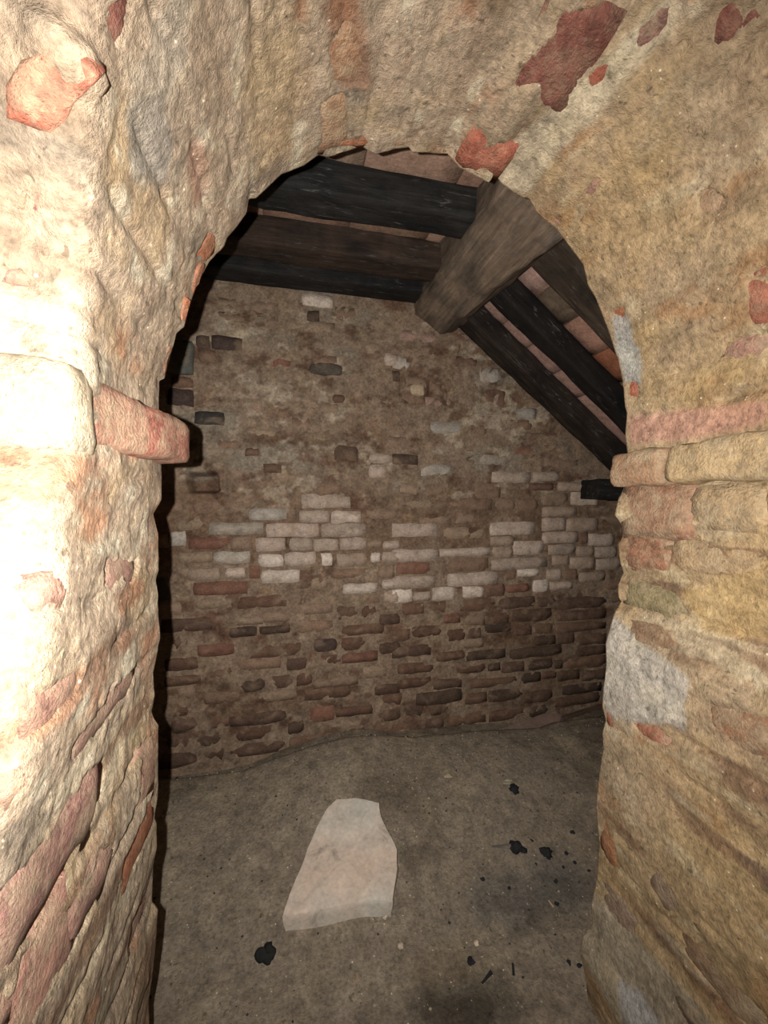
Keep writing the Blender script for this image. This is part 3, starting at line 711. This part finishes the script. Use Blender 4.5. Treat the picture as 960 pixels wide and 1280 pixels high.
def stain(px, py, rx, ry, c, s):
    global tf
    p = on_plane(px, py, (0, 0, 1), 0.0); d = np.sqrt(((A - p[0]) / rx) ** 2 + ((B - p[1]) / ry) ** 2) + 0.5 * fbm(Q, 0.08, 4, 95)
    tf = mixc(tf, srgb(*c), (1 - sstep(0.3, 1.1, d)) * s)
stain(590, 1225, 0.16, 0.10, (52, 48, 40), 0.8); stain(650, 1100, 0.25, 0.10, (96, 92, 86), 0.7)
stain(560, 1180, 0.1, 0.06, (110, 96, 78), 0.5)
stain(640, 985, 0.2, 0.16, (140, 128, 112), 0.5); stain(700, 1080, 0.12, 0.12, (84, 82, 78), 0.5)
floor = link('floor', grid_mesh('floor', Q, tf, flip=False), M_DIRT)
tag(floor, 'trodden earth floor rising to a low mound', 'floor', kind='structure')

def on_floor(px, py, lift=0.0):
    d = ray(px, py); lo, hi = 0.5, 3.0
    for s in np.linspace(0.6, 2.6, 800):
        p = _C + d * s
        if p[2] < float(floor_z(p[0], p[1])) + lift: return p
    return _C + d * 2.0

# ================================================================== ROOF
UZ0 = 1.898; UX0 = 0.822; SL = -0.773                # underside of the rafters
def under(X): return UZ0 + SL * (X - UX0)
DECK_L = 2.10; DECK_OFF = 0.125
ceil_bm = bmesh.new()
def quadbox(bm, pts, t):
    """slab: pts (4 points, lower face) thickened upward by t"""
    lo = [bm.verts.new(p) for p in pts]; hi = [bm.verts.new((p[0], p[1], p[2] + t)) for p in pts]
    bm.faces.new(lo[::-1]); bm.faces.new(hi)
    for k in range(4): bm.faces.new((lo[k], lo[(k + 1) % 4], hi[(k + 1) % 4], hi[k]))
LIFT = 0.012
quadbox(ceil_bm, [(-1.0, YIN, DECK_L + LIFT), (0.72, YIN, DECK_L + LIFT), (0.72, 1.95, DECK_L + LIFT), (-1.0, 1.95, DECK_L + LIFT)], 0.05)
def deck(name, bm, label):
    bmesh.ops.recalc_face_normals(bm, faces=bm.faces)
    me = bpy.data.meshes.new(name); bm.to_mesh(me); bm.free()
    ca = me.color_attributes.new('tint', 'FLOAT_COLOR', 'POINT')
    ca.data.foreach_set('color', list((*srgb(120, 96, 80), 1)) * len(me.vertices))
    return tag(link(name, me, M_FAR, smooth=False), label, 'ceiling', kind='structure')
ceiling = deck('ceiling', ceil_bm, 'flat deck of terracotta tiles over the dark joists')
ceil_bm = bmesh.new()
xr0, xr1 = 0.60, 2.15
quadbox(ceil_bm, [(xr0, YIN, under(xr0) + DECK_OFF + LIFT), (xr1, YIN, under(xr1) + DECK_OFF + LIFT), (xr1, 1.95, under(xr1) + DECK_OFF + LIFT), (xr0, 1.95, under(xr0) + DECK_OFF + LIFT)], 0.05)
slope = deck('ceiling_slope', ceil_bm, 'sloping deck of terracotta tiles over the dark rafters')
def tile(loc, xa, ya, za, sx, sy, c, seed, par):
    me = brick_mesh('tile', sx, sy, 0.02, 4, 4, 0.0012, 0.003, seed); o = link('tile', me, M_TILE, par, srgb(*c)); frame(o, loc, xa, ya, za)
TC = [(160,128,108),(146,114,96),(156,132,112),(140,112,92),(166,134,114)]
n = 0
for x in np.arange(-0.96, 0.60, 0.30):
    for (y0, y1) in ((0.84, 0.99), (0.99, 1.14), (1.14, 1.30), (1.30, 1.46), (1.46, 1.62), (1.62, 1.78)):
        n += 1
        tile((x + 0.15, (y0 + y1) / 2, DECK_L), (1, 0, 0), (0, -1, 0), (0, 0, -1), 0.295, y1 - y0 - 0.006, TC[n * 7 % 5] if (n % 4) else (128,104,82), 700 + n, ceiling)
nl = math.hypot(1, SL); xa = (1 / nl, 0, SL / nl); za = (SL / nl, 0, -1 / nl)
# tiles in each bay between rafters, their joints read along the slope
plane_n = (-SL, 0, 1); plane_c = UZ0 - SL * UX0 + DECK_OFF
def deckX(px, py): return on_plane(px, py, plane_n, plane_c)[0]
z2 = lambda x, y: (480 + x * 0.3596, 180 + y * 0.3596)
cuts = [0.66, 0.80, deckX(*z2(560, 510)), deckX(*z2(640, 622)), deckX(*z2(730, 735)), deckX(*z2(800, 840)), 1.72, 1.90, 2.08]
tcol = [(150,122,106),(184,150,136),(108,92,76),(176,134,114),(158,102,76),(160,130,114),(140,108,90),(140,108,90)]
for (y0, y1, sh) in ((0.84, 1.02, 3), (1.02, 1.20, 1), (1.20, 1.517, 0), (1.517, 1.80, 2)):
    for k in range(len(cuts) - 1):
        xm = (cuts[k] + cuts[k + 1]) / 2; n += 1
        c = tcol[k] if sh == 0 else (TC[(k + sh) % 5] if sh != 2 else (178, 142, 128))
        tile((xm, (y0 + y1) / 2, under(xm) + DECK_OFF), xa, (0, -1, 0), za, (cuts[k + 1] - cuts[k]) * nl - 0.005, y1 - y0 - 0.005, c, 700 + n, slope)

def timber(name, A_, B_, secA, secB, col, label, group=None, seed=0, nseg=28, rough=0.006):
    """hewn timber lofted from section A (at A_) to section B (at B_); sections: lists of (a, b) offsets along side/up axes"""
    A_ = np.array(A_, float); B_ = np.array(B_, float); ax = B_ - A_; L = np.linalg.norm(ax); ax /= L
    upv = np.array([0, 0, 1.0]); sd = np.cross(upv, ax); sd /= np.linalg.norm(sd); upv = np.cross(ax, sd)
    def dens(sec):
        out = []
        for k in range(len(sec)):
            p = np.array(sec[k], float); q = np.array(sec[(k + 1) % len(sec)], float)
            for t in (0.06, 0.22, 0.40, 0.60, 0.78, 0.94): out.append(p * (1 - t) + q * t)
        return np.array(out)
    a, b = dens(secA), dens(secB); m = len(a)
    ts = np.linspace(0, 1, nseg + 1); W = []
    for t in ts:
        s = a * (1 - t) + b * t; W.append(np.c_[np.full(m, t * L), s])
    W = np.array(W); c0 = W.mean(axis=1, keepdims=True)
    R = W - c0; R[..., 0] = 0; R /= np.linalg.norm(R, axis=-1)[..., None] + 1e-9
    q = W * np.array([0.35, 1, 1]) + seed * 3.1
    W = W + R * (rough * 1.2 * fbm(q, 0.10, 4, 200 + seed) + rough * 0.7 * fbm(q, 0.025, 3, 230 + seed))[..., None]
    ids = np.arange((nseg + 1) * m).reshape(nseg + 1, m); fs = []
    for i in range(nseg):
        for j in range(m): fs.append((ids[i, j], ids[i, (j + 1) % m], ids[i + 1, (j + 1) % m], ids[i + 1, j]))
    vs = W.reshape(-1, 3).tolist()
    for e, rowi in ((0, ids[0]), (1, ids[-1])):
        c = W[0 if e == 0 else -1].mean(axis=0); vs.append(c.tolist()); ci = len(vs) - 1
        for j in range(m): fs.append((ci, int(rowi[(j + 1) % m]), int(rowi[j])) if e == 0 else (ci, int(rowi[j]), int(rowi[(j + 1) % m])))
    me = bpy.data.meshes.new(name); me.from_pydata(vs, [], [tuple(int(v) for v in f) for f in fs]); me.update()
    bm = bmesh.new(); bm.from_mesh(me); bmesh.ops.recalc_face_normals(bm, faces=bm.faces); bm.to_mesh(me); bm.free()
    o = sharp(link(name, me, M_WOOD, None, col), 50)
    frame(o, A_, tuple(ax), tuple(sd), tuple(upv)); tag(o, label, 'beam', group); return o
def box_sec(w, h): return [(-w / 2, 0), (w / 2, 0), (w / 2, h), (-w / 2, h)]
BLK = srgb(34, 33, 33); BRN = srgb(62, 52, 46)
# flat joists, running to the hewn ridge beam
lz = 2.0
def joist(y0, y1, zb, h, col, label, seed):
    w = y1 - y0; timber('joist', (-1.0, (y0 + y1) / 2, zb), (0.66, (y0 + y1) / 2, zb), box_sec(w, h), box_sec(w, h), col, label, 'flat joists on one side of the ridge beam', seed)
joist(1.245, 1.36, 1.998, 0.098, srgb(40, 40, 40), 'sooty flat joist with pale scratches just inside the arch', 1)
joist(1.535, 1.66, 2.000, 0.097, srgb(58, 48, 42), 'sooty flat joist, middle one between the other two', 2)
joist(1.735, 1.843, 1.998, 0.098, srgb(36, 35, 35), 'black flat joist lying against the top of the back wall', 3)
# sloping rafters
def rafter(y0, y1, col, label, seed, x1=1.98, h=0.122):
    w = y1 - y0; x0 = 0.70; yc = (y0 + y1) / 2; hh = h / nl
    timber('rafter', (x0, yc, under(x0)), (x1, yc, under(x1)), box_sec(w, hh), box_sec(w, hh), col, label, 'sloping rafters on the other side of the ridge beam', seed)
rafter(1.735, 1.843, srgb(46, 40, 36), 'dark sloping rafter lying against the back wall', 4, 1.9)
rafter(1.475, 1.560, srgb(30, 28, 28), 'black sloping rafter with a pale flaked edge, middle of three', 5)
rafter(1.120, 1.285, srgb(66, 58, 50), 'brown sloping rafter just inside the arch edge', 6)
# ridge beam along the chamber
fA = [on_y(x, y, 1.15)[[0, 2]] for x, y in ((612, 262), (670, 325), (706, 304))]
fB = [on_y(x, y, D)[[0, 2]] for x, y in ((518, 392), (548, 416), (566, 414))]
k = (1.15 - 0.84) / (D - 1.15)
fN = [a + (a - b) * k for a, b in zip(fA, fB)]
def rsec(f, c): return [(-(p[0] - c[0]), p[1] - c[1]) for p in f] + [(-(f[2][0] + 0.02 - c[0]), f[2][1] + 0.12 - c[1]), (-(f[0][0] - c[0]), f[0][1] + 0.14 - c[1])]
c0 = (0.70, 1.95)
timber('ridge_beam', (c0[0], 0.84, c0[1]), (c0[0], D - 0.005, c0[1]), rsec(fN, c0), rsec(fB, c0), srgb(112, 100, 88), 'thick hewn grey-brown ridge beam that joists and rafters meet', None, 7, 34, 0.015)
pb = on_y(742, 592, 1.76); pe = on_y(775, 624, 1.76)
timber('wall_plate', (pb[0], 1.79, pe[2]), (pb[0] + 0.40, 1.79, pe[2] - 0.02), box_sec(0.13, 0.10), box_sec(0.13, 0.12), srgb(34, 33, 32), 'short black timber stub under the foot of the rafter', None, 8, 12)

# ================================================================== LOOSE STONES AND DEBRIS
def slab(name, outline, thick, col, label, cat, mat=M_STONE, seed=0, sink=0.012, group=None, tilt=None, inset=0.93):
    """flat stone from its top outline (photo pixels, on the ground), with a thick irregular edge"""
    top = np.array([on_floor(x, y, thick) if tilt is None else tilt(x, y) for x, y in outline])
    c = top.mean(axis=0); n = len(top)
    rings = []
    def dens(r):
        o = []
        for k in range(n):
            for t in (0, 0.34, 0.67): o.append(r[k] * (1 - t) + r[(k + 1) % n] * t)
        return np.array(o)
    T = dens(top); m = len(T)
    for s, dz in ((0.0, 0), (0.25, 0), (0.5, 0), (0.75, 0), (0.94, 0), (0.99, -0.001), (1.0, -0.004), (0.995, -0.35 * thick), (0.975, -0.7 * thick), (0.955, -thick - sink)):
        r = c + (T - c) * s; r[:, 2] += dz; rings.append(r)
    V = np.array(rings[1:]); V = V + 0.004 * np.stack([fbm(V + seed, 0.05, 3, 300 + a + seed) for a in range(3)], -1)
    vs = [c.tolist()] + V.reshape(-1, 3).tolist(); fs = []
    for j in range(m): fs.append((0, 1 + j, 1 + (j + 1) % m))
    for i in range(len(V) - 1):
        for j in range(m):
            a = 1 + i * m + j; b = 1 + i * m + (j + 1) % m; fs.append((a, a + m, b + m, b))
    e = 1 + (len(V) - 1) * m; fs.append(tuple(e + j for j in range(m))[::-1])
    me = bpy.data.meshes.new(name); me.from_pydata([tuple(np.array(v) - c) for v in vs], [], fs); me.update()
    bm = bmesh.new(); bm.from_mesh(me); bmesh.ops.recalc_face_normals(bm, faces=bm.faces); bm.to_mesh(me); bm.free()
    o = sharp(link(name, me, mat, None, col), 42); o.location = c
    tag(o, label, cat, group); return o
slab('stone_slab', [(420,998),(445,997),(474,1003),(477,1020),(486,1040),(496,1062),(497,1085),(493,1110),(491,1124),(460,1124),(432,1131),(400,1137),(372,1140),(354,1144),(362,1118),(374,1088),(384,1062),(396,1034),(408,1010)],
     0.055, srgb(190, 181, 169), 'pale wedge-shaped stone slab lying on the earth floor', 'stone', M_STONE, 1)
bp = lambda x, y: on_plane(x, y, (0.10, 0.75, -1.0), 0.75 * 1.74 + 0.10 * 1.2 - 0.03)
slab('stone_fragment', [(624,912),(650,902),(684,890),(702,893),(700,905),(668,918),(640,920)], 0.03, srgb(112, 98, 90), 'flat grey stone fragment leaning at the foot of the back wall', 'stone', M_STONE, 2, 0.04, None, bp)

def lump(name, px, py, rx, ry, rz, col, label, cat, mat=M_COAL, seed=0, group=None, rot=0.0):
    bm = bmesh.new(); bmesh.ops.create_icosphere(bm, subdivisions=3, radius=1.0)
    V = np.array([v.co[:] for v in bm.verts]); V *= (0.8 + 0.9 * fbm(V + seed * 5, 0.8, 3, 400 + seed, 0.6))[:, None]
    V *= np.array([rx, ry, rz]); V[:, 2] = np.maximum(V[:, 2], -rz * 0.55)
    for v, w in zip(bm.verts, V): v.co = w
    me = bpy.data.meshes.new(name); bm.to_mesh(me); bm.free()
    p = on_floor(px, py); o = link(name, me, mat, None, col); o.location = (p[0], p[1], float(floor_z(p[0], p[1])) + rz * 0.42); o.rotation_euler = (0, 0, rot)
    tag(o, label, cat, group); return o
BK = srgb(38, 38, 40)
lump('charcoal_lump', 643, 989, 0.026, 0.020, 0.016, BK, 'black charcoal lump lying by itself up the mound', 'charcoal', seed=1, rot=0.4)
lump('charcoal_lump', 648, 1064, 0.020, 0.024, 0.022, BK, 'black charcoal lump at the end of the grey splinter', 'charcoal', seed=2, rot=1.0)
lump('charcoal_lump', 682, 1070, 0.020, 0.019, 0.015, BK, 'black charcoal lump beside the lump with the splinter', 'charcoal', seed=3)
lump('charcoal_lump', 333, 1194, 0.021, 0.022, 0.018, srgb(34, 34, 32), 'dark hollow charcoal lump in front of the pale slab', 'charcoal', seed=4, rot=0.7)
for k, (x, y, r) in enumerate([(665,1052,4),(718,1080,4),(708,1068,5),(736,1090,4),(695,1103,4),(716,1042,5),(704,1085,3),(670,1081,3),(697,950,3),(604,1100,4),(637,1112,4),(696,1132,4),(574,1118,3),(588,1204,7),(711,1206,4),(724,1208,4),(661,1140,3)]):
    lump('charcoal_crumb', x, y, r * 0.0016, r * 0.0016, r * 0.0012, BK, 'tiny black charcoal crumb scattered on the earth floor', 'charcoal', seed=10 + k, group='charcoal crumbs on the floor')
lump('pebble', 501, 1184, 0.0095, 0.010, 0.008, srgb(176, 160, 142), 'pale pebble in front of the slab corner', 'pebble', M_STONE, 30)
lump('pebble', 596, 1180, 0.008, 0.008, 0.006, srgb(186, 176, 160), 'pale pebble in the sooty patch of floor', 'pebble', M_STONE, 31)
lump('pebble', 482, 1148, 0.009, 0.007, 0.006, srgb(190, 176, 158), 'small pale pebble touching the slab front edge', 'pebble', M_STONE, 32)
lump('pebble', 448, 1222, 0.014, 0.012, 0.004, srgb(140, 124, 104), 'flat tan pebble half sunk in the floor', 'pebble', M_STONE, 33)
lump('pebble', 560, 971, 0.016, 0.010, 0.006, srgb(166, 152, 128), 'flat buff pebble on top of the mound', 'pebble', M_STONE, 34)
lump('pebble', 634, 978, 0.024, 0.012, 0.006, srgb(160, 148, 126), 'flat buff pebble beside the lone charcoal lump', 'pebble', M_STONE, 35)
def splinter(px0, py0, px1, py1, r0, r1, col, label, seed):
    a = on_floor(px0, py0); b = on_floor(px1, py1)
    for p, r in ((a, r0), (b, r1)): p[2] = float(floor_z(p[0], p[1])) + 0.003
    s0 = [(-r0, 0), (r0, 0), (r0 * 0.6, r0 * 1.2), (-r0 * 0.6, r0 * 1.2)]; s1 = [(p * r1 / r0, q * r1 / r0) for p, q in s0]
    o = timber('splinter', a, b, s0, s1, col, label, None, seed, 8, 0.0015); o['category'] = 'splinter'
splinter(615, 1060, 646, 1062, 0.003, 0.011, srgb(96, 92, 88), 'grey wood splinter pointing away from a charcoal lump', 20)
splinter(641, 1207, 642, 1222, 0.004, 0.004, BK, 'thin black burnt splinter on the bare floor', 21)
splinter(602, 1232, 614, 1218, 0.003, 0.006, BK, 'burnt black splinter in the sooty patch of floor', 22)
splinter(686, 1128, 692, 1136, 0.003, 0.003, srgb(160, 140, 110), 'tiny straw-coloured splinter on the floor', 23)
p0 = on_y(702, 898, 1.74); p1 = on_y(752, 882, 1.80)
o = timber('lath', p0, p1, [(-0.012, -0.006), (0.012, -0.006), (0.012, 0.006), (-0.012, 0.006)], [(-0.01, -0.006), (0.01, -0.006), (0.01, 0.006), (-0.01, 0.006)], srgb(96, 80, 68), 'thin brown lath leaning at the foot of the back wall', None, 24, 10, 0.002)
o['category'] = 'lath'

# grit on the floor: far too many grains to count
LUMPS = [o for o in bpy.data.objects if o.name.startswith('charcoal_lump')]
rg = np.random.default_rng(5); vs = []; fs = []; cs = []
for k in range(2600):
    x = rg.uniform(-0.5, 1.75); y = rg.uniform(0.82, 1.70); r = 0.0012 + 0.0035 * rg.random() ** 4; zf = float(floor_z(x, y))
    if any((x - q.location.x) ** 2 + (y - q.location.y) ** 2 < 0.04 ** 2 for q in LUMPS): continue
    i0 = len(vs); c = np.array([x, y, zf + r * 0.5])
    for d in ((1,0,0),(-1,0,0),(0,1,0),(0,-1,0),(0,0,1),(0,0,-1)): vs.append(tuple(c + np.array(d) * r * rg.uniform(0.7, 1.3)))
    for t in ((0,2,4),(2,1,4),(1,3,4),(3,0,4),(2,0,5),(1,2,5),(3,1,5),(0,3,5)): fs.append(tuple(i0 + q for q in t))
    dark = rg.random() < 0.3; cs += [(*(srgb(60,54,48) if dark else srgb(158,144,124)), 1)] * 6
me = bpy.data.meshes.new('floor_grit'); me.from_pydata(vs, [], fs); me.update()
at = me.color_attributes.new('tint', 'FLOAT_COLOR', 'POINT'); at.data.foreach_set('color', np.array(cs, np.float32).reshape(-1))
o = link('floor_grit', me, M_DIRT, smooth=False); tag(o, 'fine grit strewn over the earth floor', 'grit', kind='stuff')
bpy.context.view_layer.update()
